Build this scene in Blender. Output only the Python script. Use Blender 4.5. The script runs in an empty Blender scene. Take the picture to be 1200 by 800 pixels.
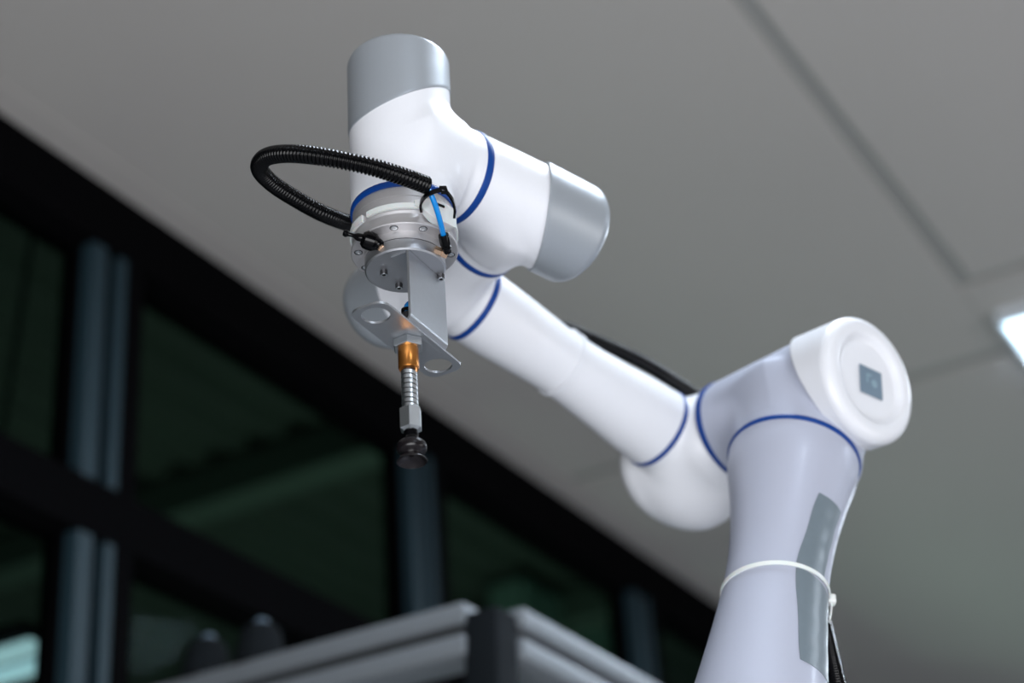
import bpy, bmesh, math, random
import numpy as np
from mathutils import Vector, Matrix
random.seed(3)
SC = bpy.context.scene
COL = SC.collection

# ------------------------------------------------------------------ camera
PITCH, ROLL, FPX = math.radians(31.1), math.radians(1.4), 2000.0
cf = Vector((0, math.cos(PITCH), math.sin(PITCH)))
cu0 = Vector((0, -math.sin(PITCH), math.cos(PITCH)))
cr = math.cos(ROLL) * Vector((1, 0, 0)) - math.sin(ROLL) * cu0
cu = math.cos(ROLL) * cu0 + math.sin(ROLL) * Vector((1, 0, 0))
cam_data = bpy.data.cameras.new('camera')
cam = bpy.data.objects.new('camera', cam_data)
COL.objects.link(cam)
m = Matrix((cr, cu, -cf)).transposed().to_4x4()
m.translation = Vector((0, 0, 1.4))
cam.matrix_world = m
cam_data.sensor_width = 36.0
cam_data.lens = FPX / 1200 * 36.0
cam_data.clip_start = 0.05
cam_data.dof.use_dof = True
cam_data.dof.focus_distance = 1.80
cam_data.dof.aperture_fstop = 2.1
SC.camera = cam

# ------------------------------------------------------------------ world and exposure
SC.view_settings.view_transform = 'Standard'
SC.view_settings.look = 'None'
SC.view_settings.gamma = 1.0
SC.view_settings.use_curve_mapping = False
SC.view_settings.exposure = 0.46
w = bpy.data.worlds.new('world'); SC.world = w; w.use_nodes = True
w.node_tree.nodes['Background'].inputs[0].default_value = (0.36, 0.42, 0.5, 1)
w.node_tree.nodes['Background'].inputs[1].default_value = 0.12

# room frame: P0 on the ceiling edge over the window wall, D1 along that wall, D2 into the room
P0 = Vector((-0.484192, 4.144822, 0)); D1 = Vector((0.532913, 0.84617, 0)); D2 = Vector((0.84617, -0.532913, 0))
def rp(a, b, z): return P0 + D1 * a + D2 * b + Vector((0, 0, z))
ROOM = Matrix((D1, D2, Vector((0, 0, 1)))).transposed()     # columns = axes (left handed, used for points only)

def area(name, loc, target, sx, sy, power, col):
    l = bpy.data.lights.new(name, 'AREA'); l.shape = 'RECTANGLE'; l.size = sx; l.size_y = sy
    l.energy = power; l.color = col
    o = bpy.data.objects.new(name, l); COL.objects.link(o)
    o.location = loc
    o.rotation_euler = (Vector(target) - Vector(loc)).to_track_quat('-Z', 'Y').to_euler()
    return o
ARM = (0.05, 1.7, 2.5)
# daylight through the window band of the camera-side wall (low) and through the right-hand wall
area('daylight_back', rp(-4.6, 3.2, 0.9), (0.1, 1.7, 2.4), 3.6, 1.5, 112, (0.97, 0.98, 1.0))
area('daylight_right', rp(-0.2, 6.3, 1.2), (0.2, 1.7, 2.4), 2.4, 1.8, 32, (1.0, 0.955, 0.93))
# ceiling lamps (their lit panels are built below)
LAMPS = [(0.89, 1.6), (-1.55, 1.75), (-3.9, 4.1), (0.89, 4.1), (3.6, 1.6), (3.6, 4.1)]
for (a, b) in LAMPS:
    o = area('ceiling_lamp_light', rp(a + 0.3, b + 0.3, 3.86), rp(a + 0.3, b + 0.3, 0), 0.55, 0.55, 30, (0.80, 0.89, 1.0))

# ------------------------------------------------------------------ materials
def mat(name, col, rough=0.5, metal=0.0, bump=0.0, scale=60, coat=0.0, var=0.0, spec=0.5, emit=None, es=0, sss=0.0, aniso=0):
    mm = bpy.data.materials.new(name); mm.use_nodes = True
    nt = mm.node_tree; b = nt.nodes['Principled BSDF']
    b.inputs['Base Color'].default_value = (*col, 1)
    b.inputs['Roughness'].default_value = rough
    b.inputs['Metallic'].default_value = metal
    b.inputs['Coat Weight'].default_value = coat
    b.inputs['Coat Roughness'].default_value = 0.15
    b.inputs['Specular IOR Level'].default_value = spec
    if aniso: b.inputs['Anisotropic'].default_value = aniso
    if emit: b.inputs['Emission Color'].default_value = (*emit, 1); b.inputs['Emission Strength'].default_value = es
    if sss: b.inputs['Subsurface Weight'].default_value = sss; b.inputs['Subsurface Scale'].default_value = 0.01
    tc = nt.nodes.new('ShaderNodeTexCoord')
    nz = nt.nodes.new('ShaderNodeTexNoise'); nz.inputs['Scale'].default_value = scale; nz.inputs['Detail'].default_value = 3
    nt.links.new(tc.outputs['Object'], nz.inputs['Vector'])
    if bump:
        bp = nt.nodes.new('ShaderNodeBump'); bp.inputs['Strength'].default_value = bump; bp.inputs['Distance'].default_value = 0.002
        nt.links.new(nz.outputs['Fac'], bp.inputs['Height']); nt.links.new(bp.outputs['Normal'], b.inputs['Normal'])
    mx = nt.nodes.new('ShaderNodeMix'); mx.data_type = 'RGBA'
    v = 1 - (var or 0.03)
    mx.inputs['A'].default_value = (*col, 1); mx.inputs['B'].default_value = (col[0] * v, col[1] * v, col[2] * v, 1)
    nt.links.new(nz.outputs['Fac'], mx.inputs['Factor']); nt.links.new(mx.outputs['Result'], b.inputs['Base Color'])
    return mm
M = {}
M['white'] = mat('white_paint', (0.74, 0.75, 0.79), 0.40, coat=0.12, bump=0.02, scale=300)
M['silver'] = mat('silver_paint', (0.34, 0.37, 0.405), 0.42, 0.35, coat=0.1, scale=800, var=0.06)
M['lilac'] = mat('pale_silver_paint', (0.45, 0.475, 0.575), 0.46, 0.15, coat=0.1, scale=800, var=0.04)
M['blue'] = mat('blue_seal', (0.001, 0.040, 0.22), 0.45, spec=0.25)
M['alu'] = mat('anodised_aluminium', (0.50, 0.51, 0.535), 0.34, 0.9, scale=500, var=0.05)
M['alu_pale'] = mat('machined_aluminium', (0.50, 0.49, 0.50), 0.42, 0.7, scale=500, var=0.05)
M['sheet'] = mat('brushed_sheet_metal', (0.50, 0.52, 0.55), 0.36, 0.92, scale=200, var=0.08)
M['steel'] = mat('bright_steel', (0.62, 0.65, 0.67), 0.33, 1.0, scale=200)
M['darksteel_shade'] = mat('dark_steel_and_shade', (0.05, 0.05, 0.055), 0.35, 0.6)  # dark steel; also colours in shade at disc screws, recesses and the disc gap
M['brass'] = mat('bronze_bushing', (0.56, 0.22, 0.05), 0.28, 0.9, scale=200)
M['brasspale'] = mat('pale_brass', (0.75, 0.52, 0.36), 0.25, 0.9)
M['black'] = mat('black_plastic', (0.0012, 0.0012, 0.0016), 0.13, spec=0.18)
M['rubber'] = mat('dark_rubber', (0.006, 0.0045, 0.0055), 0.26, spec=0.35)
M['hose'] = mat('blue_air_hose', (0.0, 0.20, 0.58), 0.25)
M['frost'] = mat('frosted_plastic', (0.58, 0.60, 0.59), 0.4, sss=0.2)
M['tie'] = mat('natural_nylon', (0.80, 0.82, 0.80), 0.35, sss=0.15)
M['tape'] = mat('grey_tape', (0.155, 0.195, 0.225), 0.36, 0.0, scale=90, var=0.12, bump=0.08)
M['badge'] = mat('badge_grey', (0.13, 0.19, 0.25), 0.35)
M['badge_mark'] = mat('badge_mark', (0.21, 0.31, 0.37), 0.35)
M['panel'] = mat('ceiling_panel', (0.46, 0.44, 0.422), 0.55, var=0.05, scale=1.2)
M['joint'] = mat('ceiling_joint', (0.31, 0.31, 0.30), 0.7)
M['wallp'] = mat('wall_paint', (0.26, 0.265, 0.27), 0.7)
M['floor'] = mat('floor_paint', (0.46, 0.46, 0.48), 0.4, var=0.1, scale=2)
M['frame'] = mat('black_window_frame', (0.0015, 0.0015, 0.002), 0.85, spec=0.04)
M['mull'] = mat('lit_mullion_side', (0.016, 0.036, 0.048), 0.5, 0.0, spec=0.3)  # blue-grey carries the light falling on the mullion sides
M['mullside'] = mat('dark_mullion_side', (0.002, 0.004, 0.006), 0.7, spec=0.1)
M['green'] = mat('dark_green_roof', (0.034, 0.045, 0.036), 0.7, var=0.35, scale=1.5)
M['beam'] = mat('green_steel_beam', (0.060, 0.082, 0.068), 0.6)
M['column'] = mat('pale_green_column', (0.14, 0.23, 0.20), 0.6)
M['lampwhite'] = mat('lamp_housing', (0.7, 0.75, 0.8), 0.4)
M['lampglow'] = mat('lamp_diffuser', (0.8, 0.9, 1.0), 0.4, emit=(0.62, 0.84, 1.0), es=3.0)
M['tube'] = mat('far_lamp_tube', (0.6, 0.9, 1.0), 0.4, emit=(0.62, 0.78, 1.0), es=0.62)
M['profile'] = mat('aluminium_profile', (0.20, 0.22, 0.24), 0.45, 0.3, scale=60)
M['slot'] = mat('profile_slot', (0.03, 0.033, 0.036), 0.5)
M['cap'] = mat('black_end_piece', (0.006, 0.008, 0.010), 0.8, spec=0.1)
# window glass: tinted transparent + mirror reflection
g = bpy.data.materials.new('tinted_glass'); g.use_nodes = True; nt = g.node_tree; nt.nodes.clear()
out = nt.nodes.new('ShaderNodeOutputMaterial'); tr = nt.nodes.new('ShaderNodeBsdfTransparent'); gl = nt.nodes.new('ShaderNodeBsdfGlossy')
mx = nt.nodes.new('ShaderNodeMixShader'); fr = nt.nodes.new('ShaderNodeFresnel'); fr.inputs[0].default_value = 1.06
tr.inputs[0].default_value = (0.62, 0.72, 0.66, 1); gl.inputs['Roughness'].default_value = 0.03; gl.inputs[0].default_value = (0.12, 0.15, 0.15, 1)
nt.links.new(fr.outputs[0], mx.inputs[0]); nt.links.new(tr.outputs[0], mx.inputs[1]); nt.links.new(gl.outputs[0], mx.inputs[2]); nt.links.new(mx.outputs[0], out.inputs[0])
M['glass'] = g

# ------------------------------------------------------------------ object helpers
def root_of(p):
    while p.parent: p = p.parent
    return p
def link(name, verts, faces, m_, parent=None, smooth=True, origin=None, angle=None):
    verts = np.array(verts, dtype=float)
    if parent is not None: o0 = np.array(root_of(parent).location)
    else: o0 = np.array(origin) if origin is not None else (verts.max(0) + verts.min(0)) / 2
    me = bpy.data.meshes.new(name)
    me.from_pydata((verts - o0).tolist(), [], [list(map(int, f)) for f in faces])
    me.materials.append(m_)
    bm = bmesh.new(); bm.from_mesh(me); bmesh.ops.recalc_face_normals(bm, faces=bm.faces)
    if smooth:
        for f in bm.faces: f.smooth = True
        a = math.radians(angle or 32)
        for e in bm.edges:
            if len(e.link_faces) == 2 and e.calc_face_angle(0) > a: e.smooth = False
    bm.to_mesh(me); bm.free()
    o = bpy.data.objects.new(name, me); COL.objects.link(o)
    if parent is not None: o.parent = parent
    else: o.location = o0.tolist()
    return o
def tag(o, label=None, cat=None, group=None, kind=None):
    if label: o['label'] = label
    if cat: o['category'] = cat
    if group: o['group'] = group
    if kind: o['kind'] = kind
    return o
def thing(name, loc, label, cat, group=None):
    o = bpy.data.objects.new(name, None); COL.objects.link(o); o.location = loc; o.empty_display_size = 0.05
    return tag(o, label, cat, group)
def V(*a): return np.array(a, dtype=float)
def nrm(v): v = np.array(v, dtype=float); return v / np.linalg.norm(v)
def basis(ax, ref=None):
    ax = nrm(ax)
    if ref is None: ref = V(0, 0, 1) if abs(ax[2]) < 0.9 else V(1, 0, 0)
    x = nrm(np.array(ref) - np.dot(ref, ax) * ax); y = np.cross(ax, x)
    return x, y, ax
def lathe(org, ax, prof, seg=64, ref=None, off=None):
    """prof: list of (r, s). r=0 closes to a point. off(phi, s) may shift s."""
    x, y, z = basis(ax, ref); org = np.array(org, dtype=float)
    vs, fs, rings = [], [], []
    for (r, s) in prof:
        if r < 1e-6:
            vs.append(org + z * s); rings.append([len(vs) - 1])
        else:
            ring = []
            for k in range(seg):
                p = 2 * math.pi * k / seg
                ss = s + (off(p, s) if off else 0)
                vs.append(org + z * ss + r * (x * math.cos(p) + y * math.sin(p))); ring.append(len(vs) - 1)
            rings.append(ring)
    for a, b in zip(rings, rings[1:]):
        for k in range(seg):
            k2 = (k + 1) % seg
            if len(a) == 1 and len(b) == 1: continue
            if len(a) == 1: fs.append((a[0], b[k], b[k2]))
            elif len(b) == 1: fs.append((a[k], b[0], a[k2]))
            else: fs.append((a[k], b[k], b[k2], a[k2]))
    return vs, fs
def merge(*ms):
    V_, F_ = [], []
    for vs, fs in ms:
        n0 = len(V_); V_ += list(vs); F_ += [tuple(i + n0 for i in f) for f in fs]
    return V_, F_
def resample(pts, step):
    P = np.array(pts, dtype=float); n = len(P)
    out = []
    for i in range(n - 1):
        p0, p1, p2, p3 = P[max(i - 1, 0)], P[i], P[i + 1], P[min(i + 2, n - 1)]
        for t in np.linspace(0, 1, 24, endpoint=False):
            out.append(0.5 * ((2 * p1) + (-p0 + p2) * t + (2 * p0 - 5 * p1 + 4 * p2 - p3) * t * t + (-p0 + 3 * p1 - 3 * p2 + p3) * t ** 3))
    out.append(P[-1]); out = np.array(out)
    d = np.r_[0, np.cumsum(np.linalg.norm(np.diff(out, axis=0), axis=1))]
    k = max(2, int(d[-1] / step)); q = np.linspace(0, d[-1], k + 1)
    return np.stack([np.interp(q, d, out[:, c]) for c in range(3)], 1), q
def sweep(P, rad, seg=16, cap=True, flat=None):
    """tube through points P with radius array; flat=(w,h) gives a rectangular band"""
    n = len(P); T = np.gradient(P, axis=0); T /= np.linalg.norm(T, axis=1)[:, None]
    x, y, _ = basis(T[0]); vs, fs = [], []
    X = x
    for i in range(n):
        X = X - np.dot(X, T[i]) * T[i]; X = X / np.linalg.norm(X); Y = np.cross(T[i], X)
        r = rad[i] if hasattr(rad, '__len__') else rad
        for k in range(seg):
            p = 2 * math.pi * k / seg; vs.append(P[i] + r * (X * math.cos(p) + Y * math.sin(p)))
    for i in range(n - 1):
        for k in range(seg):
            k2 = (k + 1) % seg; fs.append((i * seg + k, i * seg + k2, (i + 1) * seg + k2, (i + 1) * seg + k))
    if cap: fs.append(tuple(range(seg - 1, -1, -1))); fs.append(tuple((n - 1) * seg + k for k in range(seg)))
    return vs, fs
def tube(pts, r, seg=12, step=0.004): P, _ = resample(pts, step); return sweep(P, r, seg)
def band(P, nor, wdir, w_, h_, closed=False):
    """flat strap: P points, nor outward normals, wdir width directions"""
    vs, fs = [], []; n = len(P)
    for p, a, b in zip(P, nor, wdir):
        p = np.array(p); a = np.array(a); b = np.array(b)
        for (i, j) in ((-1, 0), (1, 0), (1, 1), (-1, 1)): vs.append(p + b * w_ / 2 * i + a * h_ * j)
    rng = n if closed else n - 1
    for i in range(rng):
        i2 = (i + 1) % n
        for k in range(4): fs.append((i * 4 + k, i * 4 + (k + 1) % 4, i2 * 4 + (k + 1) % 4, i2 * 4 + k))
    if not closed: fs.append((3, 2, 1, 0)); fs.append(tuple((n - 1) * 4 + k for k in range(4)))
    return vs, fs
def box8(c, ax, ay, az, sx, sy, sz, bev=0.0, seg=2):
    bm = bmesh.new(); bmesh.ops.create_cube(bm, size=1.0)
    for v in bm.verts: v.co = Vector((v.co.x * sx, v.co.y * sy, v.co.z * sz))
    if bev: bmesh.ops.bevel(bm, geom=bm.edges[:], offset=bev, segments=seg, affect='EDGES', profile=0.5)
    vs = [np.array(c) + np.array(ax) * v.co.x + np.array(ay) * v.co.y + np.array(az) * v.co.z for v in bm.verts]
    bm.verts.index_update(); fs = [tuple(v.index for v in f.verts) for f in bm.faces]; bm.free()
    return vs, fs
def rbox(a0, a1, b0, b1, z0, z1, bev=0.0):
    """box in room coordinates"""
    c = rp((a0 + a1) / 2, (b0 + b1) / 2, (z0 + z1) / 2)
    return box8(c, D1, D2, (0, 0, 1), abs(a1 - a0), abs(b1 - b0), abs(z1 - z0), bev)

# signed-distance modules meshed with surface nets
def smin(a, b, k): h = np.maximum(k - np.abs(a - b), 0) / k; return np.minimum(a, b) - h * h * h * k / 6
def sd_cyl(P, o, ax, s0, s1, r, rnd=0.006, r1=None):
    v = P - o; s = v @ ax; q = np.sqrt(np.maximum((v * v).sum(-1) - s * s, 1e-12))
    if r1 is not None: r = r + (r1 - r) * np.clip((s - s0) / (s1 - s0), 0, 1)
    dx = q - r + rnd; dy = np.abs(s - (s0 + s1) / 2) - (s1 - s0) / 2 + rnd
    return np.minimum(np.maximum(dx, dy), 0) + np.sqrt(np.maximum(dx, 0) ** 2 + np.maximum(dy, 0) ** 2) - rnd
def nets(sdf, lo, hi, h):
    ns = [int((b - a) / h) + 2 for a, b in zip(lo, hi)]
    ax = [a + h * np.arange(n) for a, n in zip(lo, ns)]
    G = np.stack(np.meshgrid(*ax, indexing='ij'), -1); Fd = sdf(G); neg = Fd < 0
    nx, ny, nz = ns; acc = np.zeros((nx - 1, ny - 1, nz - 1, 3)); cnt = np.zeros((nx - 1, ny - 1, nz - 1))
    for axis in range(3):
        sl0 = [slice(None)] * 3; sl1 = [slice(None)] * 3; sl0[axis] = slice(0, -1); sl1[axis] = slice(1, None)
        a = Fd[tuple(sl0)]; b = Fd[tuple(sl1)]; cr_ = (a < 0) != (b < 0)
        t = np.where(cr_, a / np.where(cr_, a - b, 1), 0)
        pt = G[tuple(sl0)].copy(); pt[..., axis] += t * h
        o1, o2 = [i for i in range(3) if i != axis]
        for i in (0, 1):
            for j in (0, 1):
                s = [slice(None)] * 3; s[o1] = slice(i, ns[o1] - 1 + i); s[o2] = slice(j, ns[o2] - 1 + j)
                cc = cr_[tuple(s)]; acc += np.where(cc[..., None], pt[tuple(s)], 0); cnt += cc
    on = cnt > 0; idx = -np.ones(on.shape, int); idx[on] = np.arange(on.sum())
    Vt = acc[on] / cnt[on][:, None]; faces = []
    for axis in range(3):
        sl0 = [slice(None)] * 3; sl1 = [slice(None)] * 3; sl0[axis] = slice(0, -1); sl1[axis] = slice(1, None)
        cr_ = neg[tuple(sl0)] != neg[tuple(sl1)]
        I = np.argwhere(cr_); o1, o2 = [i for i in range(3) if i != axis]
        I = I[(I[:, o1] > 0) & (I[:, o2] > 0) & (I[:, o1] < ns[o1] - 1) & (I[:, o2] < ns[o2] - 1)]
        def g_(d1_, d2_):
            J = I.copy(); J[:, o1] -= d1_; J[:, o2] -= d2_; return idx[J[:, 0], J[:, 1], J[:, 2]]
        faces.append(np.stack([g_(1, 1), g_(0, 1), g_(0, 0), g_(1, 0)], 1))
    for _ in range(3):      # settle the vertices on the exact surface
        e = 1e-4; f0 = sdf(Vt); gr = np.stack([sdf(Vt + e * V(*[float(i == k) for i in range(3)])) - f0 for k in range(3)], -1) / e
        Vt = Vt - f0[:, None] * gr / np.maximum((gr * gr).sum(-1), 0.3)[:, None] * 0.9
    return Vt, np.concatenate(faces)

# ------------------------------------------------------------------ the room
def struct(name, mesh, m_, parent=None, smooth=False):
    o = link(name, mesh[0], mesh[1], m_, parent, smooth)
    if parent is None: o['kind'] = 'structure'
    return o
HC = 3.9
A0, A1, B1 = -5.2, 7.2, 6.6
struct('floor', rbox(A0, A1, -0.1, B1, -0.1, 0), M['floor'])
ceil = struct('ceiling', rbox(A0, A1, -0.1, B1, HC + 0.010, HC + 0.12), M['joint'])
pan = [(-3.1, 1.09, 0.086, 1.562), (1.145, 5.4, 0.086, 1.562), (-3.1, 0.69, 1.604, 3.10), (0.728, 1.09, 1.5635, 3.10), (1.145, 5.4, 1.604, 3.10),
       (-5.19, -3.13, 0.09, 1.568), (5.43, 7.19, 0.09, 1.568), (-5.19, -3.13, 1.60, 3.10), (5.43, 7.19, 1.60, 3.10)]
for b0, b1 in ((3.13, 4.68), (4.71, 6.55)):
    for a0, a1 in ((-5.19, -3.13), (-3.1, 0.70), (0.73, 5.4), (5.43, 7.19)): pan.append((a0, a1, b0, b1))
for (a0, a1, b0, b1) in pan: struct('ceiling_panel', rbox(a0, a1, b0, b1, HC, HC + 0.0105, 0.002), M['panel'], ceil)
struct('trim_1', rbox(A0, A1, 0.0, 0.0855, HC - 0.003, HC + 0.01, 0.001), M['panel'])
struct('wall_back', rbox(A0 - 0.1, A0, -0.1, B1, 0, HC + 0.03), M['wallp'])
struct('wall_front', rbox(A1, A1 + 0.1, -0.1, B1, 0, HC + 0.03), M['wallp'])
struct('wall_right', rbox(A0, A1, B1, B1 + 0.1, 0, HC + 0.03), M['wallp'])
# window wall: black head frame, transom, mullions and glass
win = struct('wall_left', rbox(A0, A1, -0.1, -0.02, 0, 0.9), M['wallp'])
winf = tag(bpy.data.objects.new('window_1', None), kind='structure'); COL.objects.link(winf); winf.location = rp(0, -0.02, 0.9)
struct('head_frame', rbox(A0, A1, -0.12, 0.0, 3.735, HC + 0.03), M['frame'], winf)
struct('transom', rbox(A0, A1, -0.12, 0.0, 3.0, 3.13, 0.004), M['frame'], winf)
struct('sill', rbox(A0, A1, -0.12, 0.01, 0.88, 0.96, 0.004), M['frame'], winf)
mull_a = [-4.94, -3.58, -2.22, -0.815, 0.47, 1.80, 3.1, 4.45, 5.8]
edges = [A0] + mull_a + [A1]
for i, (a, a2) in enumerate(zip(edges, edges[1:])):
    for z0, z1 in ((0.96, 3.0), (3.13, 3.735)):
        struct('pane', rbox(a + 0.06, a2 - 0.06, -0.085, -0.075, z0 - 0.01, z1 + 0.01), M['glass'], winf)
MS = math.tan(math.radians(-4.5))
def lean(mesh):
    return [np.array(v) + np.array(D1) * (float(v[2]) - 3.2) * MS for v in mesh[0]], mesh[1]
for a in mull_a:
    # covers coloured blue-grey for their lit side, groove coloured dark as shade, black flank
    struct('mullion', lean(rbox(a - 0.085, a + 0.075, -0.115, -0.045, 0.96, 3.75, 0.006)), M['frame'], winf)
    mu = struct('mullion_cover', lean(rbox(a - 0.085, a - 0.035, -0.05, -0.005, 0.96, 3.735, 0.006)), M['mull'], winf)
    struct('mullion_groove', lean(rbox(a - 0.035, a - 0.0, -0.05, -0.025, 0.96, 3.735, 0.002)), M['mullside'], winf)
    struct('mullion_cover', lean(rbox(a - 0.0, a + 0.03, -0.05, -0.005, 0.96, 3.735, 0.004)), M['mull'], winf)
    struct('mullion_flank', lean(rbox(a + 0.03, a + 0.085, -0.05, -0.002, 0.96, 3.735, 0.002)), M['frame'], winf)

# hall beyond the glass: ribbed dark roof, cross beams, twin-tube lamp
vs, fs = [], []
n = 90; aa = np.linspace(-6, 9, n * 2 + 1)
for k, b in enumerate(np.arange(-0.2, -9.0, -0.11)):
    z = 4.75 + (0.04 if k % 2 else 0)
    for a in (-6.0, 10.0): vs.append(np.array(rp(a, b, z)))
    for a in (-6.0, 10.0): vs.append(np.array(rp(a, b - 0.075, z)))
for k in range(len(vs) // 2 - 1): fs.append((2 * k, 2 * k + 1, 2 * k + 3, 2 * k + 2))
roof = link('outer_roof', vs, fs, M['green'], smooth=False); tag(roof, kind='structure')
for a in (-2.9, -0.62, 1.55, 3.6, 5.7):
    struct('trim_2', rbox(a, a + 0.16, -8.8, -0.2, 4.56, 4.74, 0.01), M['beam'])
struct('wall_outer', rbox(-6, 10, -9.1, -9.0, 0, 4.8), M['green'])
for (a, b) in ((3.26, -1.45), (4.02, -1.45)):
    struct('trim_3', rbox(a, a + 0.4, b - 0.2, b, 0, 4.7, 0.01), M['column'])
fl = thing('tube_lamp', rp(-0.555, -0.71, 2.91), 'bright twin-tube lamp glowing cyan behind the dark glass at lower left', 'lamp')
def place(c, ax, ay, az, *s): return box8(c, ax, ay, az, *s)
lc = np.array(rp(-0.555, -0.71, 2.91)); l1 = nrm(np.array(D2)); l2 = nrm(np.array(D1)); lz = V(0, 0, 1)
vs, fs = box8(lc + lz * 0.03, l1, l2, lz, 0.62, 0.22, 0.03, 0.004); link('housing', vs, fs, M['mullside'], fl)
for s in (-0.05, 0.05):
    vs, fs = lathe(lc + l2 * s - l1 * 0.29, l1, [(0, 0), (0.022, 0), (0.022, 0.58), (0, 0.58)], 20); link('lamp_tube', vs, fs, M['tube'], fl)
vs, fs = lathe(lc + lz * 0.04, lz, [(0, 0), (0.008, 0), (0.008, 1.85), (0, 1.85)], 8); link('hanging_rod', vs, fs, M['mullside'], fl)
area('outer_hall_fill', rp(0.8, -1.6, 0.4), rp(4.5, -2.2, 4.7), 2, 2, 15, (0.95, 1.0, 0.9))  # unseen light added to brighten the hall beyond the glass

area('outer_column_fill', rp(2.2, -0.6, 1.0), rp(3.8, -1.5, 4.2), 1, 1, 30, (0.75, 1.0, 0.9))  # unseen light added to bring out the pale columns
# recessed ceiling lamps: frame, glowing diffuser, louvre blades
for i, (a, b) in enumerate(LAMPS):
    lab = ['square ceiling lamp with glowing white louvre at the right edge of the picture'] + ['square ceiling lamp elsewhere on the ceiling outside the picture'] * 5
    t = thing('ceiling_lamp', rp(a + 0.3, b + 0.3, HC - 0.03), lab[i], 'lamp', None if i == 0 else 'ceiling lamps out of view')
    for (x0, x1, y0, y1) in ((a, a + 0.6, b, b + 0.010), (a, a + 0.6, b + 0.59, b + 0.6), (a, a + 0.010, b + 0.010, b + 0.59), (a + 0.59, a + 0.6, b + 0.010, b + 0.59)):
        link('lamp_frame', *rbox(x0, x1, y0, y1, HC - 0.045, HC + 0.002, 0.002), M['lampwhite'], t, False)
    link('diffuser', *rbox(a + 0.010, a + 0.59, b + 0.010, b + 0.59, HC - 0.02, HC - 0.004), M['lampglow'], t, False)
    for k in range(1, 5):
        link('louvre_blade', *rbox(a + 0.025, a + 0.575, b + k * 0.12 - 0.012, b + k * 0.12 + 0.012, HC - 0.045, HC - 0.021), M['badge'], t, False)

# ------------------------------------------------------------------ robot arm
A = V(-0.1223, 1.512, 2.6687); T = nrm(V(0.0408, 0.0029, -0.9992))
U5 = nrm(V(0.7651, 0.643, 0.0331)); J4 = nrm(V(0.6426, -0.7658, 0.024))
W3 = V(-0.1179, 1.5123, 2.5614); C5 = V(-0.0537, 1.5663, 2.5642); W2 = V(0.0129, 1.6222, 2.5671); C4 = V(-0.0377, 1.6826, 2.5652)
W1 = V(-0.1024, 1.7597, 2.5628); F1 = V(-0.048, 1.8048, 2.545); F2 = V(0.1955, 2.0066, 2.4658); E2 = V(0.242, 2.0452, 2.4506)
C3 = V(0.2911, 1.9867, 2.4525); EA = V(0.3679, 1.8952, 2.4553); U1 = V(0.3412, 1.8694, 2.3471); U2 = V(0.2654, 1.7962, 2.0395)
UF = nrm(F2 - F1); UC = nrm(U2 - U1)
S0 = U1 + UC * 0.53                        # shoulder joint, below the picture
SB = S0 - J4 * 0.20
arm = thing('robot_arm', (SB[0], SB[1], 0), 'large white and silver jointed robot arm with blue seal rings', 'robot arm')
# pedestal and base (out of view, they carry the arm)
link('base_pedestal', *lathe((SB[0], SB[1], 0), (0, 0, 1), [(0, 0), (0.2, 0), (0.2, 0.02), (0.10, 0.03), (0.10, SB[2] - 0.28), (0.14, SB[2] - 0.28), (0.14, SB[2] - 0.25), (0.085, SB[2] - 0.25), (0.085, SB[2] - 0.1), (0, SB[2] - 0.1)], 48), M['lilac'], arm)

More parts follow.
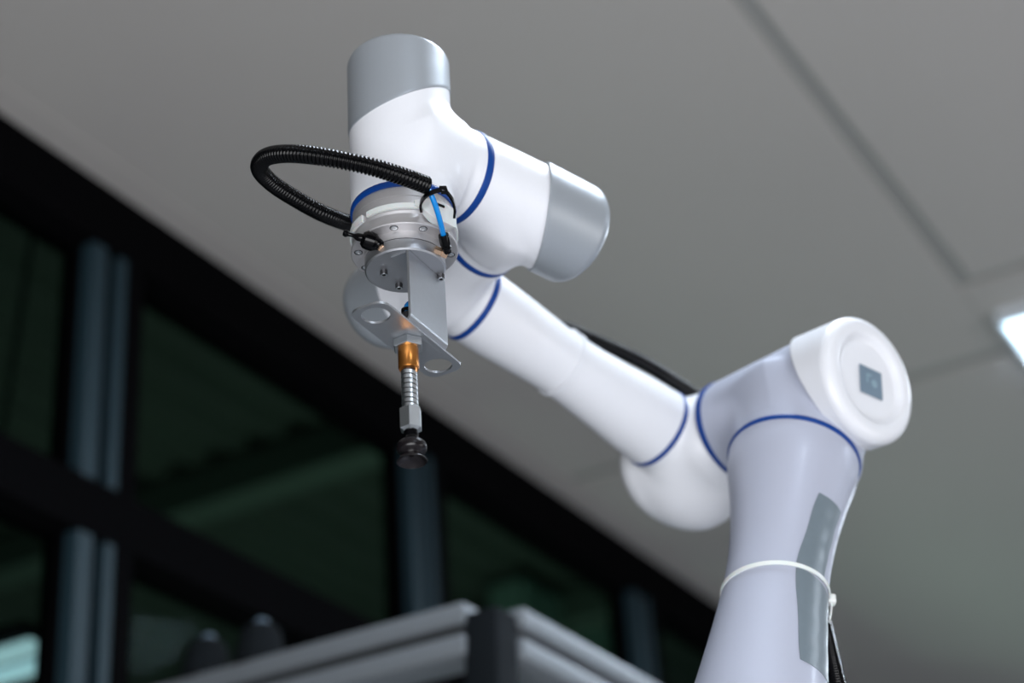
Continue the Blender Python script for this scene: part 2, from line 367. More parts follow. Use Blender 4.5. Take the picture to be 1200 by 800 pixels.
def module(name, cen, main, stub, ring_d, stub_d, R, Rs, capL, cut, amp, mb, mc, rnd=0.010, k=0.05, R1=None, capR=None, recess=False, label=None, dome=0.0, extra=None, cap=True):
    """cen: where the axes cross; main points to the end cap; ring_d: distance to the seal on the other side"""
    main = nrm(main); stub = nrm(stub); R1 = R1 or R
    x = nrm(stub - (stub @ main) * main); y = np.cross(main, x)
    Bm = np.stack([main, x, y]); st = Bm @ stub
    def sdf(P):
        sh = P.shape; q = P.reshape(-1, 3)
        d1 = sd_cyl(q, V(0, 0, 0), V(1, 0, 0), -ring_d, (cut + amp + 0.012) if cap else capL, R1, 0.002 if cap else rnd, R)
        d2 = sd_cyl(q, V(0, 0, 0), st, 0.0, stub_d, Rs, 0.002)
        rr_ = np.sqrt(q[:, 1] ** 2 + q[:, 2] ** 2) + 1e-9
        cl = (cut + amp * q[:, 1] / rr_ - q[:, 0] - 0.002) / 0.04; rl = (q[:, 0] + ring_d) / 0.03; tl = (stub_d - q @ st) / 0.025
        kk = k * np.clip(np.minimum(np.minimum(cl, rl), tl), 0.02, 1)
        f = smin(d1, d2, kk)
        if extra is not None: f = smin(f, extra(q), 0.03 * np.clip(np.minimum(rl, tl), 0.02, 1))
        return f.reshape(sh[:-1])
    RR = max(R, R1, Rs) + 0.015 + (0.03 if extra else 0)
    lo = [-ring_d - 0.01, -RR, -RR]; hi = [cut + amp + 0.03, max(RR, stub_d + 0.012), RR]
    lo[0] = min(lo[0], min(0, st[0] * stub_d) - RR * 0.0 - 0.01); 
    vs, fs = nets(sdf, lo, hi, 0.0030)
    # keep the fillet from swelling past the cap
    rr = np.sqrt(vs[:, 1] ** 2 + vs[:, 2] ** 2)
    wv = vs @ Bm + cen
    body = link(name, wv, fs, mb, arm, True, angle=60)
    if label: body['label'] = label
    if not cap: return body, None
    rc = (capR or R) + 0.0012
    prof = [(rc - 0.0022, 0.0), (rc - 0.0004, 0.0), (rc, 0.0008)]
    for q in np.linspace(0.05, 0.95, 8): prof.append((rc, 0.0008 + q * (capL - rnd - cut)))
    for q in np.linspace(0, math.pi / 2, 9): prof.append((rc - rnd + rnd * math.cos(q), capL - rnd - cut + rnd * math.sin(q)))
    e = capL - cut
    if recess:
        prof += [(rc * 0.745, e), (rc * 0.72, e - 0.0008), (rc * 0.68, e - 0.003), (rc * 0.64, e - 0.0065), (rc * 0.60, e - 0.0078), (rc * 0.56, e - 0.0082), (0, e - 0.0082)]
    else: prof += [(rc * 0.5, e + dome * 0.8), (0, e + dome)]
    def off(p, s): return amp * math.cos(p) * max(0.0, 1 - max(0, s) / (capL - rnd - cut - 0.0001)) if s < capL - rnd - cut else 0
    cp = link('end_cap', *lathe(cen + main * cut, main, prof, 96, x, off), mc, body, True, angle=50)
    return body, cp
def seal(cen, ax, R, wd=0.0075, parent=None):
    pr = [(R - 0.006, -wd / 2), (R + 0.0004, -wd / 2), (R + 0.0013, -wd / 4), (R + 0.0015, 0), (R + 0.0013, wd / 4), (R + 0.0004, wd / 2), (R - 0.006, wd / 2)]
    o = link('seal_ring', *lathe(cen, ax, pr, 96), M['blue'], parent or arm, True, angle=60); return o

ml = 'white joint housing with silver end cap'
b3, c3_ = module('wrist_housing', W3, -T, U5, 0.083, np.linalg.norm(C5 - W3), 0.0572, 0.0555, 0.124, 0.053, 0.035, M['white'], M['silver'], 0.006, label='upright white wrist housing with silver cap on top')
c3_['label'] = 'silver cap on top of the upright wrist housing'
seal(W3 + T * 0.0835, T, 0.0562, 0.0085)
U5E = nrm(U5 + V(0, 0, -0.07)); W2E = C5 + U5E * np.linalg.norm(W2 - C5)
b2, c2_ = module('wrist_housing', W2E, U5E, C4 - W2E, np.linalg.norm(W2 - C5), np.linalg.norm(W2E - C4), 0.0610, 0.0555, 0.095, 0.028, 0.032, M['white'], M['silver'], 0.018, R1=0.0555, label='white wrist housing pointing right, with silver cap')
c2_['label'] = 'silver cap at the right end of the wrist'
seal(C5, U5, 0.0555, 0.0095)
b1, c1_ = module('wrist_housing', W1, -J4, UF, np.linalg.norm(W1 - C4), np.linalg.norm(F1 - W1), 0.0565, 0.050, 0.120, 0.050, 0.020, M['white'], M['silver'], 0.030, label='white wrist housing behind the gripper, at the end of the forearm')
c1_['label'] = 'silver cap behind the gripper bracket'
seal(C4, J4, 0.0555, 0.0100)
F2R = F2 - UF * 0.007
def ball(q): return np.sqrt(((q - V(0.022, -0.022, -0.018)) ** 2).sum(-1)) - 0.0705
be, ce_ = module('elbow_housing', E2, -J4, -UF, np.linalg.norm(E2 - C3), np.linalg.norm(E2 - F2R), 0.066, 0.0545, 0.098, 0.040, 0.015, M['white'], M['white'], 0.035, k=0.03, R1=0.069, extra=ball, cap=False, label='rounded white elbow housing at the lower end of the forearm')
seal(C3, J4, 0.0690, 0.0105)
J4E = nrm(J4 + V(0, 0, -0.13)); EAE = C3 + J4E * np.linalg.norm(EA - C3)
ba, ca_ = module('elbow_housing', EAE, J4E, UC, np.linalg.norm(EA - C3), np.linalg.norm(U1 - EAE), 0.081, 0.080, 0.111, 0.049, 0.035, M['lilac'], M['white'], 0.014, R1=0.069, recess=True, label='pale silver elbow housing above the column')
ca_['label'] = 'white round end cap with a recessed face and grey badge'
seal(F1, UF, 0.050, 0.0080); seal(F2R, UF, 0.0550, 0.0072); seal(U1, UC, 0.080, 0.0068)

# forearm and upper-arm tubes
def spl(prof, n):
    s = np.array([p[1] for p in prof]); r = np.array([p[0] for p in prof]); q = np.linspace(s[0], s[-1], n)
    m_ = np.gradient(r, s); out = []
    for x in q:
        i = min(max(np.searchsorted(s, x) - 1, 0), len(s) - 2); h = s[i + 1] - s[i]; t = (x - s[i]) / h
        out.append(((2 * t ** 3 - 3 * t * t + 1) * r[i] + (t ** 3 - 2 * t * t + t) * h * m_[i] + (-2 * t ** 3 + 3 * t * t) * r[i + 1] + (t ** 3 - t * t) * h * m_[i + 1], x))
    return out
FL = np.linalg.norm(F2 - F1)
fprof = spl([(0.0500, 0.001), (0.0495, 0.03), (0.0465, 0.08), (0.0435, 0.135), (0.0440, 0.17), (0.0475, 0.22), (0.0525, 0.275), (0.0550, FL - 0.008)], 70)
fo = link('forearm_tube', *lathe(F1, UF, [(0.04, 0.001)] + fprof + [(0.04, FL - 0.008)], 96), M['white'], arm, True, angle=50)
COLP = [(0.0795, 0.001), (0.0775, 0.03), (0.0715, 0.06), (0.0630, 0.115), (0.0595, 0.165), (0.0600, 0.205), (0.0645, 0.265), (0.0715, 0.33), (0.078, 0.39), (0.080, 0.45)]
cprof = spl(COLP, 90)
co = link('upper_arm_tube', *lathe(U1, UC, [(0.06, 0.001)] + cprof + [(0.06, 0.45)], 96), M['lilac'], arm, True, angle=50)
bs, cs_ = module('shoulder_housing', S0, J4, -UC, 0.10, 0.079, 0.078, 0.080, 0.112, 0.045, 0.03, M['lilac'], M['white'], 0.014)
seal(S0 - J4 * 0.10, J4, 0.078, 0.008)
bb, cb_ = module('shoulder_housing', SB, V(0, 0, 1), J4, 0.10, 0.10, 0.078, 0.078, 0.12, 0.05, 0.02, M['white'], M['white'], 0.03)
# badge on the elbow cap: flat grey square with a pale mark
bn = J4E; bu = nrm(V(0, 0, 1) - (V(0, 0, 1) @ bn) * bn); bx = np.cross(bu, bn); bx = bx if bx @ np.array(cr) > 0 else -bx
bc = EAE + J4E * 0.1045 + bx * (0.005) + bu * -0.002
bd = link('badge', *box8(bc, bx, bu, bn, 0.040, 0.037, 0.0016, 0.0004, 1), M['badge'], ca_, False); bd['label'] = 'square grey badge with a faint paler mark'
mk = merge(box8(bc + bx * -0.008 + bu * 0.003 + bn * 0.0009, bx, bu, bn, 0.0035, 0.012, 0.0006), box8(bc + bx * -0.004 + bu * 0.008 + bn * 0.0009, bx, bu, bn, 0.008, 0.003, 0.0006),
           lathe(bc + bx * 0.005 + bu * -0.001 + bn * 0.0006, bn, [(0, 0), (0.0055, 0), (0.0055, 0.0006), (0, 0.0006)], 24))
link('badge_mark', *mk, M['badge_mark'], ca_, False)
# tool flange: grey wrist barrel below the seal
EX = V(0.99887, -0.024545, 0.04069); EY = V(0.02441, 0.99969, 0.00383)
def TP(x, y, s): return A + T * s + EX * x + EY * y
def circ(phi): return EX * math.cos(phi) + EY * math.sin(phi)
fb = link('tool_flange', *lathe(A, T, [(0.04, 0.194), (0.0548, 0.194), (0.0552, 0.1945), (0.0552, 0.206), (0.0545, 0.2065), (0.0545, 0.2078), (0.0560, 0.2082), (0.0560, 0.2265), (0.0540, 0.2285), (0.0532, 0.2330), (0.0540, 0.2385), (0.0572, 0.2400), (0.0574, 0.2425), (0.0565, 0.2434), (0.0435, 0.2434), (0.0435, 0.2525), (0.03, 0.2525)], 96), M['alu_pale'], arm, True)
fb['label'] = 'machined aluminium tool flange with a ring of screws'
def screw(p, ax, r, h, parent, name='screw', mt=None, head_up=False):
    pr = [(0, 0), (r, 0), (r, h * 0.85), (r * 0.88, h), (r * 0.55, h), (r * 0.5, h * 0.45), (0, h * 0.45)]
    return link(name, *lathe(p, ax, pr, 20), mt or M['steel'], parent, True)
for k in range(12):
    ph = math.radians(-98 + 32.7 * k * 0 + 36 * k)
    if k >= 10: break
    p = TP(0.0495 * math.cos(ph), 0.0495 * math.sin(ph), 0.2425)
    screw(p, T, 0.0036, 0.0016, fb)
    link('recess_shade_ring', *lathe(p, T, [(0.0036, 0.0), (0.0036, 0.00112), (0.0046, 0.00112), (0.0046, 0.0), (0.0036, 0.0)], 20), M['darksteel_shade'], fb, True)  # flush dark ring painted in as the shade around each screw head
# shallow part line on the barrel
# frosted plastic cable holder: ring with a block and two lugs
ch = thing('cable_holder', TP(0, 0, 0.2178), 'translucent white plastic ring clamped around the tool flange', 'clamp')
phs = [math.radians(a) for a in np.arange(-128, 205, 3)]
link('ring', *band([TP(0.0561 * math.cos(p), 0.0561 * math.sin(p), 0.2215) for p in phs], [circ(p) for p in phs], [T] * len(phs), 0.0065, 0.0022), M['frost'], ch, True)
phs = [math.radians(a) for a in np.arange(205, 228, 3)]
link('ring_end', *band([TP(0.0561 * math.cos(p), 0.0561 * math.sin(p), 0.2215 + 0.002) for p in phs], [circ(p) for p in phs], [T] * len(phs), 0.009, 0.0030), M['frost'], ch, True)
phs = [math.radians(a) for a in np.arange(-74, -14, 2)]
def lugw(p): return 0.0065 + 0.0185 * math.exp(-((math.degrees(p) + 44) / 22) ** 4)
vs, fs = [], []
for p in phs:
    wv = lugw(p); r0, r1 = 0.0561, 0.0585 + 0.008 * math.exp(-((math.degrees(p) + 44) / 24) ** 4)
    for (r, s) in ((r0, 0.2183), (r1, 0.2183), (r1, 0.2183 + wv), (r0, 0.2183 + wv)): vs.append(TP(r * math.cos(p), r * math.sin(p), s - 0.0035))
for i in range(len(phs) - 1):
    for k in range(4): fs.append((i * 4 + k, i * 4 + (k + 1) % 4, (i + 1) * 4 + (k + 1) % 4, (i + 1) * 4 + k))
fs += [(3, 2, 1, 0), tuple(len(vs) - 4 + k for k in range(4))]
link('block', vs, fs, M['frost'], ch, True)
link('slot', *box8(TP(0.0655 * math.cos(math.radians(-50)), 0.0655 * math.sin(math.radians(-50)), 0.2205), nrm(EX * math.sin(math.radians(50)) + EY * math.cos(math.radians(50))), T, circ(math.radians(-50)), 0.010, 0.0028, 0.004), M['black'], ch, False)

# ------------------------------------------------------------------ vacuum gripper
gr = thing('vacuum_gripper', TP(0, 0, 0.2525), 'metal bracket with a spring-loaded suction cup hanging under the wrist flange', 'gripper')
link('mounting_disc', *lathe(A, T, [(0, 0.2530), (0.0425, 0.2530), (0.0430, 0.2535), (0.0430, 0.2648), (0.0414, 0.2664), (0, 0.2664)], 96), M['alu'], gr, True)
link('gap_shade_disc', *lathe(A, T, [(0.0, 0.2523), (0.0427, 0.2523), (0.0427, 0.2531), (0, 0.2531)], 64), M['darksteel_shade'], gr, True)  # solid dark disc painted in as the shade between flange and disc
for (x, y) in ((-0.0225, -0.004), (-0.009, 0.024), (0.0085, -0.026), (0.037, 0.012)): screw(TP(x, y, 0.2660), T, 0.0040, 0.0055, gr, mt=M['darksteel_shade']); link('screw_face', *lathe(TP(x, y, 0.2716), T, [(0.0019, 0), (0.0035, 0), (0.0035, 0.0003), (0.0019, 0.0003), (0.0019, 0)], 20), M['steel'], gr, True)  # screw bodies coloured dark for the shadow on them, end faces left bright
PD = nrm(EX * 0.45 + EY * 0.893); PW = nrm(EX * 0.893 - EY * 0.45)      # long direction, width direction
def PT(a, w_, s): return A + T * s + PD * a + PW * w_
# horizontal plate with two round holes: outline + holes triangulated then given thickness
def holed_plate(holes, L, W, r, s0, s1):
    bm = bmesh.new(); edges = []
    def loop(pts):
        vs = [bm.verts.new((x, y, 0)) for x, y in pts]
        for i in range(len(vs)): edges.append(bm.edges.new((vs[i], vs[(i + 1) % len(vs)])))
    out = []
    for (cx, cy, a0) in ((L - r, W - r, 0), (-L + r, W - r, 90), (-L + r, -W + r, 180), (L - r, -W + r, 270)):
        for k in range(9): a = math.radians(a0 + k * 90 / 8); out.append((cx + r * math.cos(a), cy + r * math.sin(a)))
    loop(out)
    for (hx, hy, hr) in holes: loop([(hx + hr * math.cos(2 * math.pi * k / 40), hy + hr * math.sin(2 * math.pi * k / 40)) for k in range(40)])
    bmesh.ops.triangle_fill(bm, use_beauty=True, edges=edges)
    kill = [f for f in bm.faces if any((f.calc_center_median().x - hx) ** 2 + (f.calc_center_median().y - hy) ** 2 < (hr * 0.98) ** 2 and all((v.co.x - hx) ** 2 + (v.co.y - hy) ** 2 < (hr * 1.01) ** 2 for v in f.verts) for hx, hy, hr in holes)]
    bmesh.ops.delete(bm, geom=kill, context='FACES')
    ret = bmesh.ops.extrude_face_region(bm, geom=bm.faces[:])
    for v in [g_ for g_ in ret['geom'] if isinstance(g_, bmesh.types.BMVert)]: v.co.z = s1 - s0
    bm.verts.index_update(); vs = [PT(v.co.x, v.co.y, s0 + v.co.z) for v in bm.verts]; fs = [tuple(v.index for v in f.verts) for f in bm.faces]; bm.free()
    return vs, fs
pl = link('bracket_plate', *holed_plate([(-0.061, 0, 0.0148), (0.061, 0, 0.0148)], 0.081, 0.0215, 0.013, 0.3507, 0.3533), M['sheet'], gr, False)
pl['label'] = 'flat bracket plate with a large round hole at each end'
# rounded bend and upright plate
a0, a1 = -0.034, 0.040; rb = 0.006; prof = []
rb = 0.009; wo = 0.0250; wc = wo - rb; pts2 = [(wc - 0.002, 0.3534), (wc, 0.3534)]
pts2 += [(wc + rb * math.sin(q), 0.3534 - rb + rb * math.cos(q)) for q in np.linspace(0.2, math.pi / 2, 8)] + [(wo, 0.2668)]
ri = rb - 0.0026; inn = [(wo - 0.0026, 0.2668)] + [(wc + ri * math.sin(q), 0.3534 - rb + ri * math.cos(q)) for q in np.linspace(math.pi / 2, 0.2, 8)] + [(wc, 0.3508), (wc - 0.002, 0.3508)]
loop2 = pts2 + inn; vs = [PT(a0, x, s) for x, s in loop2] + [PT(a1, x, s) for x, s in loop2]; n_ = len(loop2)
fs = [(i, (i + 1) % n_, n_ + (i + 1) % n_, n_ + i) for i in range(n_)] + [(i, n_ - 1 - i, n_ - 2 - i, i + 1) for i in range(n_ // 2 - 1)] + [(n_ + i, n_ + i + 1, 2 * n_ - 2 - i, 2 * n_ - 1 - i) for i in range(n_ // 2 - 1)]
up = link('upright_plate', vs, fs, M['sheet'], gr, True); up['label'] = 'upright bracket plate bent up from the flat plate'
# mounting foot of the upright plate on the disc
link('bracket_foot', *box8(PT(0.003, 0.012, 0.2674), PD, PW, T, 0.072, 0.018, 0.0018), M['sheet'], gr, False)
def hexp(s0, s1, r, ch_=0.0012, rot=0.2):
    vs, fs = [], []
    for s, rr in ((s0, r - ch_), (s0 + ch_ * 0.7, r), (s1 - ch_ * 0.7, r), (s1, r - ch_)):
        for k in range(6): a = rot + k * math.pi / 3; vs.append(TP(rr * math.cos(a), rr * math.sin(a), s))
    for j in range(3):
        for k in range(6): fs.append((j * 6 + k, j * 6 + (k + 1) % 6, j * 6 + 6 + (k + 1) % 6, j * 6 + 6 + k))
    fs += [tuple(range(5, -1, -1)), tuple(18 + k for k in range(6))]
    return vs, fs
link('hex_nut', *hexp(0.3534, 0.3625, 0.0165, rot=0.55), M['steel'], gr, False)
link('hex_nut', *hexp(0.3435, 0.3503, 0.0165), M['steel'], gr, False)
link('top_port', *lathe(A, T, [(0, 0.318), (0.0045, 0.318), (0.0052, 0.322), (0.0052, 0.334), (0.0075, 0.336), (0.0075, 0.3437), (0, 0.3437)], 24), M['darksteel_shade'], gr, True)
link('guide_bushing', *lathe(A, T, [(0, 0.3620), (0.0106, 0.3620), (0.0108, 0.3625), (0.0108, 0.3850), (0.0100, 0.3870), (0.0070, 0.3872), (0, 0.387)], 48), M['brass'], gr, True)['label'] = 'orange bronze guide bushing'
link('plunger_rod', *lathe(A, T, [(0, 0.386), (0.0060, 0.386), (0.0060, 0.436), (0, 0.436)], 32), M['darksteel_shade'], gr, True)
P = np.array([TP(0.0068 * math.cos(q), 0.0068 * math.sin(q), 0.3885 + 0.0445 * q / (2 * math.pi * 8)) for q in np.linspace(0, 2 * math.pi * 8, 8 * 28)])
nor = [circ(q) for q in np.linspace(0, 2 * math.pi * 8, 8 * 28)]
link('spring', *band(P, nor, [T] * len(P), 0.0043, 0.0015), M['steel'], gr, True)
link('hex_coupling', *hexp(0.4315, 0.4590, 0.0118, 0.004, 0.5), M['steel'], gr, False)
link('coupling_neck', *lathe(A, T, [(0, 0.455), (0.0075, 0.455), (0.0075, 0.4625), (0.0068, 0.465), (0.0078, 0.468), (0, 0.468)], 32), M['black'], gr, True)
cup = [(r_ * 0.92, s_) for r_, s_ in [(0.0, 0.466), (0.0075, 0.466), (0.0085, 0.4690), (0.0125, 0.4705), (0.0155, 0.4730), (0.0168, 0.4765), (0.0165, 0.4800), (0.0145, 0.4825), (0.0105, 0.4840), (0.0100, 0.4850), (0.0120, 0.4868), (0.0150, 0.4900), (0.0168, 0.4925), (0.0166, 0.4930), (0.0145, 0.4908), (0.0110, 0.4880), (0.0050, 0.4862), (0.0032, 0.4860), (0.0028, 0.4800), (0, 0.480)]]
link('suction_cup', *lathe(A, T, cup, 64), M['rubber'], gr, True, angle=70)['label'] = 'dark rubber bellows suction cup'

# fittings on the mounting disc
def cyl_between(p, q, prof, seg=24): p = np.array(p); q = np.array(q); L = np.linalg.norm(q - p); return lathe(p, q - p, [(r, s * L) for r, s in prof], seg)
S_L = [V(-0.1322, 1.4839, 2.4153), V(-0.1377, 1.4758, 2.4132), V(-0.1473, 1.4717, 2.4161), V(-0.1535, 1.4707, 2.4177), V(-0.1588, 1.4697, 2.4194), V(-0.1668, 1.4682, 2.4218), V(-0.1721, 1.4677, 2.4227)]
pf = thing('elbow_fitting', S_L[1], 'black elbow fitting with a closed stub on the left of the mounting disc', 'fitting')
link('threaded_base', *cyl_between(TP(-0.0215, -0.0370, 0.2600), S_L[1], [(0, 0), (0.0042, 0), (0.0042, 0.35), (0.0052, 0.4), (0.0052, 0.8), (0, 0.8)], 6), M['brasspale'], pf, False)
link('elbow', *lathe(S_L[1], nrm(S_L[1] - TP(-0.02, -0.035, 0.26)), [(0, -0.0062), (0.0035, -0.0056), (0.0058, -0.003), (0.0064, 0), (0.0058, 0.003), (0.0035, 0.0056), (0, 0.0062)], 28), M['black'], pf, True)
link('sleeve', *cyl_between(S_L[1], S_L[3] + (S_L[3] - S_L[1]) * 0.05, [(0, -0.05), (0.0070, 0.05), (0.0098, 0.25), (0.0102, 0.55), (0.0098, 0.8), (0.0065, 1.0), (0, 1.02)], 32), M['black'], pf, True)
link('stub', *cyl_between(S_L[3], S_L[6], [(0, 0), (0.0045, 0.0), (0.0042, 0.3), (0.0022, 0.5), (0.0022, 0.78), (0.0036, 0.86), (0.0040, 0.95), (0.0030, 1.08), (0, 1.12)], 24), M['black'], pf, True)
# blue air hose from the conduit to the right-hand port
HP = [V(-0.0969, 1.4163, 2.4498), V(-0.0876, 1.4239, 2.4508), V(-0.080, 1.4294, 2.4416), V(-0.0751, 1.4388, 2.4319), V(-0.0714, 1.4523, 2.423), V(-0.0687, 1.4708, 2.4175), V(-0.0659, 1.4879, 2.4085)]
ah = thing('air_hose', HP[4], 'bright blue air hose with black plug running into the mounting disc', 'hose')
link('hose', *tube(HP[:6] + [HP[5] + (HP[6] - HP[5]) * 0.2], 0.0029, 16), M['hose'], ah, True)
link('plug', *cyl_between(HP[5] - (HP[6] - HP[5]) * 0.12, HP[6], [(0, 0), (0.0052, 0), (0.0056, 0.05), (0.0056, 0.55), (0.0048, 0.6), (0.0048, 0.66), (0.0056, 0.7), (0.0052, 0.78), (0.0045, 0.82), (0.0050, 0.9), (0.0045, 1), (0, 1)], 28), M['black'], ah, True)
link('threaded_base', *cyl_between(TP(0.0335, -0.0260, 0.2585), HP[6] + V(0.0005, 0.002, -0.001), [(0, 0), (0.0045, 0), (0.0045, 0.55), (0.0055, 0.6), (0.0055, 1.0), (0, 1.0)], 6), M['brasspale'], ah, False)
# second hose into the top of the plunger
h2 = thing('air_hose', TP(0.0, 0.0, 0.31), 'short blue air hose half hidden behind the upright bracket plate', 'hose')
link('hose', *tube([TP(0, 0, 0.321), TP(0.0, -0.001, 0.314), TP(0.003, 0.004, 0.305), TP(0.012, 0.016, 0.298), TP(0.024, 0.04, 0.296), TP(0.034, 0.062, 0.292)], 0.0036, 14), M['hose'], h2, True)
link('collar', *lathe(A, T, [(0, 0.314), (0.0058, 0.314), (0.0060, 0.315), (0.0060, 0.3178), (0, 0.3178)], 24), M['black'], h2, True)

# black cable tie holding the hose at the lug
TPt = [V(-0.0904, 1.4576, 2.4491), V(-0.0894, 1.4395, 2.4404), V(-0.0813, 1.4222, 2.4342), V(-0.0733, 1.4205, 2.4371), V(-0.0665, 1.4237, 2.4414), V(-0.0608, 1.4335, 2.4407), V(-0.0592, 1.4594, 2.4462)]
TPt = [V(-0.0900, 1.4560, 2.4400), V(-0.0898, 1.4420, 2.4400), V(-0.0830, 1.4245, 2.4370), V(-0.0733, 1.4215, 2.4395), V(-0.0665, 1.4240, 2.4414), V(-0.0600, 1.4345, 2.4390), V(-0.0575, 1.4480, 2.4370), V(-0.0585, 1.4620, 2.4360)]
P, _ = resample(TPt, 0.0025); Tn = np.gradient(P, axis=0); Tn /= np.linalg.norm(Tn, axis=1)[:, None]
cen = P.mean(0); no = [nrm((p - cen) - ((p - cen) @ t_) * t_) for p, t_ in zip(P, Tn)]; wd = [np.cross(t_, q) for t_, q in zip(Tn, no)]
ct = thing('cable_tie', TPt[3], 'small black cable tie looped around the blue hose beside the tool flange', 'cable tie')
link('strap', *band(P, no, wd, 0.0042, 0.0026), M['black'], ct, True)
link('head', *box8(TPt[4] + V(0, -0.001, 0.001), nrm(TPt[4] - TPt[3]), nrm(np.cross(nrm(TPt[4] - TPt[3]), V(0, 1, 0))), V(0, 1, 0), 0.0085, 0.0078, 0.0060, 0.0010), M['black'], ct, True)

# ------------------------------------------------------------------ corrugated conduit: wrist loop, then along the forearm and down behind the column
CP = [(-0.0843, 1.4268, 2.4518), (-0.1093, 1.4053, 2.4486), (-0.1427, 1.3875, 2.4492), (-0.1855, 1.3809, 2.4563), (-0.2238, 1.3922, 2.4704), (-0.2508, 1.4177, 2.4863), (-0.2633, 1.4516, 2.4978), (-0.2552, 1.4839, 2.5023), (-0.2343, 1.5155, 2.5042), (-0.2068, 1.5466, 2.5049), (-0.179, 1.5897, 2.5205), (-0.1558, 1.6311, 2.5488), (-0.135, 1.6771, 2.608), (-0.103, 1.7441, 2.6711), (-0.0796, 1.8225, 2.6767), (-0.0428, 1.8832, 2.6534), (-0.0021, 1.924, 2.6246), (0.0372, 1.9441, 2.601), (0.0714, 1.9523, 2.5971), (0.1172, 1.9715, 2.5846), (0.1756, 2.0031, 2.5708), (0.2174, 2.0336, 2.559), (0.2528, 2.0717, 2.5539), (0.2985, 2.1234, 2.5457), (0.3415, 2.116, 2.4999), (0.3624, 2.0293, 2.3533), (0.3606, 1.9453, 2.2214), (0.3569, 1.8786, 2.1288), (0.3535, 1.8277, 2.0485), (0.3534, 1.7783, 1.9369)]
P, q = resample(CP, 0.0041 / 8)
rad = 0.0090 + 0.0007 * np.clip(1.6 * np.sin(2 * math.pi * q / 0.0041), -1, 1)
vs, fs = sweep(P, rad, 14, cap=False)
cd = link('corrugated_conduit', vs, fs, M['black'], None, True, angle=180)
tag(cd, 'black ribbed cable conduit looping from the wrist and along the forearm', 'conduit')

# ------------------------------------------------------------------ cable ties and tape on the arm
def crad(prof, s): return float(np.interp(s, [p[1] for p in prof], [p[0] for p in prof]))
def tie_ring(org, ax, s, R, w_, h_, headdir, name, label, m_, head=True, tail=0.03):
    x, y, z = basis(ax, headdir)
    t = thing(name, org + z * s + x * R, label, 'cable tie')
    ph = np.linspace(0, 2 * math.pi, 97)[:-1]
    link('strap', *band([org + z * s + R * (x * math.cos(p) + y * math.sin(p)) for p in ph], [x * math.cos(p) + y * math.sin(p) for p in ph], [z] * 96, w_, h_, True), m_, t, True)
    hx = nrm(org + x) * 0
    link('head', *box8(org + z * s + x * (R + 0.0035), x, y, z, 0.0090, 0.0095, 0.0120, 0.0015), m_, t, True)
    pts = [org + z * (s + u * tail) + x * (R + 0.0025 - 0.004 * u * u) for u in np.linspace(0.05, 1, 8)]
    link('tail', *band(pts, [x] * 8, [y] * 8, w_ * 0.9, h_), m_, t, True)
    return t
cxx = nrm(J4 - (J4 @ UC) * UC); cyy = np.cross(UC, cxx)
hd = cxx * math.cos(math.radians(-52)) + cyy * math.sin(math.radians(-52))
tie_ring(U1 + UC * 0.2055, nrm(UC + np.array(cr) * 0.15), 0.0, crad(cprof, 0.2055) + 0.0010, 0.0052, 0.0016, hd, 'cable_tie', 'large white cable tie around the silver column, over the grey tape', M['tie'])
fx, fy, _ = basis(UF, V(0, 0, 1)); 
t2 = tie_ring(F1, UF, 0.150, crad(fprof, 0.150) + 0.0006, 0.0055, 0.0022, fx * 0.95 + fy * 0.25, 'cable_tie', 'white cable tie around the middle of the white forearm', M['white'], tail=0.012)
pc = F1 + UF * 0.150
def tape(corners, name, label, lift):
    """corners: (phi, s) top-left, top-right, bottom-right, bottom-left on the column"""
    (p0, s0), (p1, s1), (p2, s2), (p3, s3) = corners; n1, n2 = 14, 26; vs, fs = [], []
    for l in (lift, lift + 0.0003):
        for i in range(n2 + 1):
            v = i / n2
            for j in range(n1 + 1):
                u = j / n1; wob = 0.6 * math.sin(v * 9) 
                p = (p0 * (1 - u) + p1 * u) * (1 - v) + (p3 * (1 - u) + p2 * u) * v + wob; s = (s0 * (1 - u) + s1 * u) * (1 - v) + (s3 * (1 - u) + s2 * u) * v
                a = math.radians(p); r = crad(cprof, s) + l + 0.0002 * math.sin(v * 21 + u * 5)
                vs.append(U1 + UC * s + r * (cxx * math.cos(a) + cyy * math.sin(a)))
    N = (n1 + 1) * (n2 + 1); w1 = n1 + 1
    for i in range(n2):
        for j in range(n1):
            a = i * w1 + j; fs.append((a, a + 1, a + w1 + 1, a + w1)); fs.append((N + a, N + a + w1, N + a + w1 + 1, N + a + 1))
    bd_ = [j for j in range(w1)] + [i * w1 + n1 for i in range(1, n2 + 1)] + [n2 * w1 + j for j in range(n1 - 1, -1, -1)] + [i * w1 for i in range(n2 - 1, 0, -1)]
    for a, b in zip(bd_, bd_[1:] + bd_[:1]): fs.append((a, b, N + b, N + a))
    o = link(name, vs, fs, M['tape'], None, True, angle=60); tag(o, label, 'tape'); return o
tape([(11.3, 0.0923), (-27.5, 0.0887), (-17, 0.2005), (24.1, 0.1982)], 'tape_strip', 'upper strip of grey tape on the column, above the white cable tie', 0.0003)
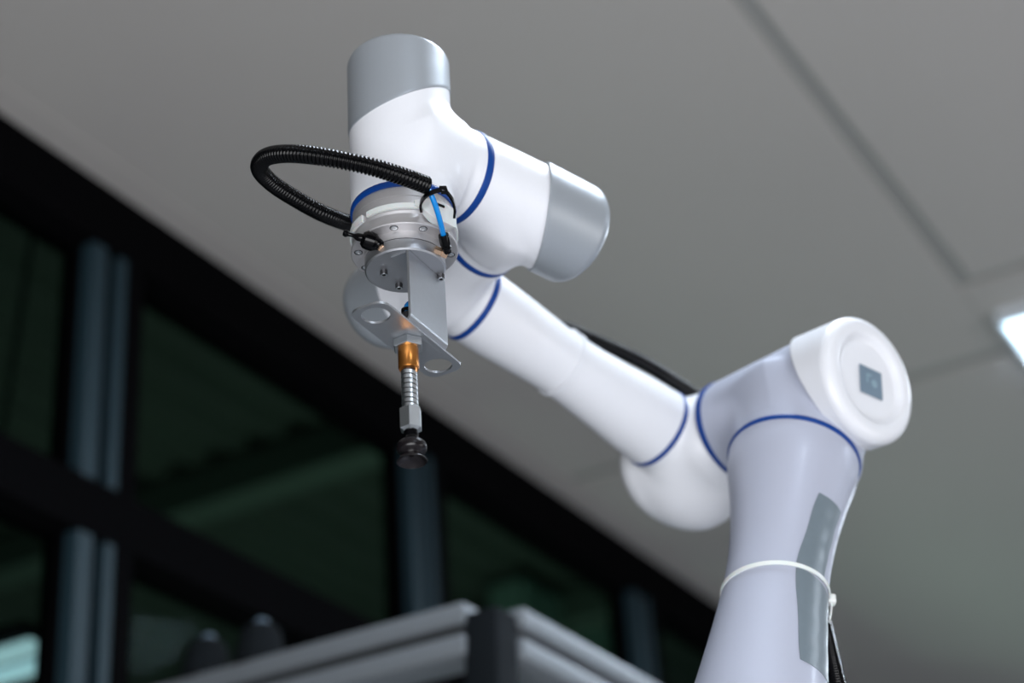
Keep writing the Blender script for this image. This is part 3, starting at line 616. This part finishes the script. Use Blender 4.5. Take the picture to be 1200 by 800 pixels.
tape([(24, 0.2035), (-38, 0.2060), (-36, 0.324), (12.2, 0.3296)], 'tape_strip', 'lower strip of grey tape on the column, below the white cable tie', 0.00035)

# ------------------------------------------------------------------ aluminium profile frame in the background
FC = np.array((-0.0504, 2.9005, 2.5934)); d1 = np.array(D1); d2 = np.array(D2); z = V(0, 0, 1)
af = thing('aluminium_frame', (FC[0], FC[1], 0), 'blurred aluminium profile frame with its corner at the bottom centre', 'frame')
def profile(o, d, L, w_=0.09, h_=0.10):
    """grooved profile: two lips with a dark slot between"""
    side = np.cross(z, d)
    for zc in (-h_ * 0.20, -h_ * 0.80):
        link('profile_rail', *box8(o + d * L / 2 + z * zc, d, side, z, L, w_, h_ * 0.40, 0.006), M['profile'], af, True)
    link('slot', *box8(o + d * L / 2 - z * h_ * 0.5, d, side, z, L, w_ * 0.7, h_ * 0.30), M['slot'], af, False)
profile(FC - d2 * 0.03, -d2, 1.6)
profile(FC + d1 * 0.04, d1, 2.2)
link('corner_post', *box8(FC + z * (-FC[2] / 2 - 0.01), d1, d2, z, 0.07, 0.07, FC[2] - 0.02, 0.005), M['cap'], af, True)
for e in (FC - d2 * 1.6, FC + d1 * 2.2):
    link('post', *box8(V(e[0], e[1], FC[2] / 2 - 0.05), d1, d2, z, 0.07, 0.07, FC[2] - 0.1, 0.005), M['profile'], af, True)
# two black knobs on top of the left rail
for i, (p, lab) in enumerate(((FC - d2 * 0.685, 'left of the two black knobs on top of the blurred aluminium frame'), (FC - d2 * 0.545, 'right of the two black knobs on top of the blurred aluminium frame'))):
    kb = thing('clamp_knob', p, lab, 'knob')
    link('knob', *lathe(p, z, [(0, 0), (0.050, 0), (0.052, 0.01), (0.048, 0.03), (0.044, 0.055), (0.040, 0.07), (0.032, 0.082), (0.02, 0.088), (0, 0.089)], 32), M['cap'], kb, True)
    link('cap', *lathe(p + z * 0.088, z, [(0, 0), (0.016, 0), (0.016, 0.006), (0.010, 0.011), (0, 0.012)], 24), M['badge'], kb, True)  # paler grey top colours in the small highlight on each black knob
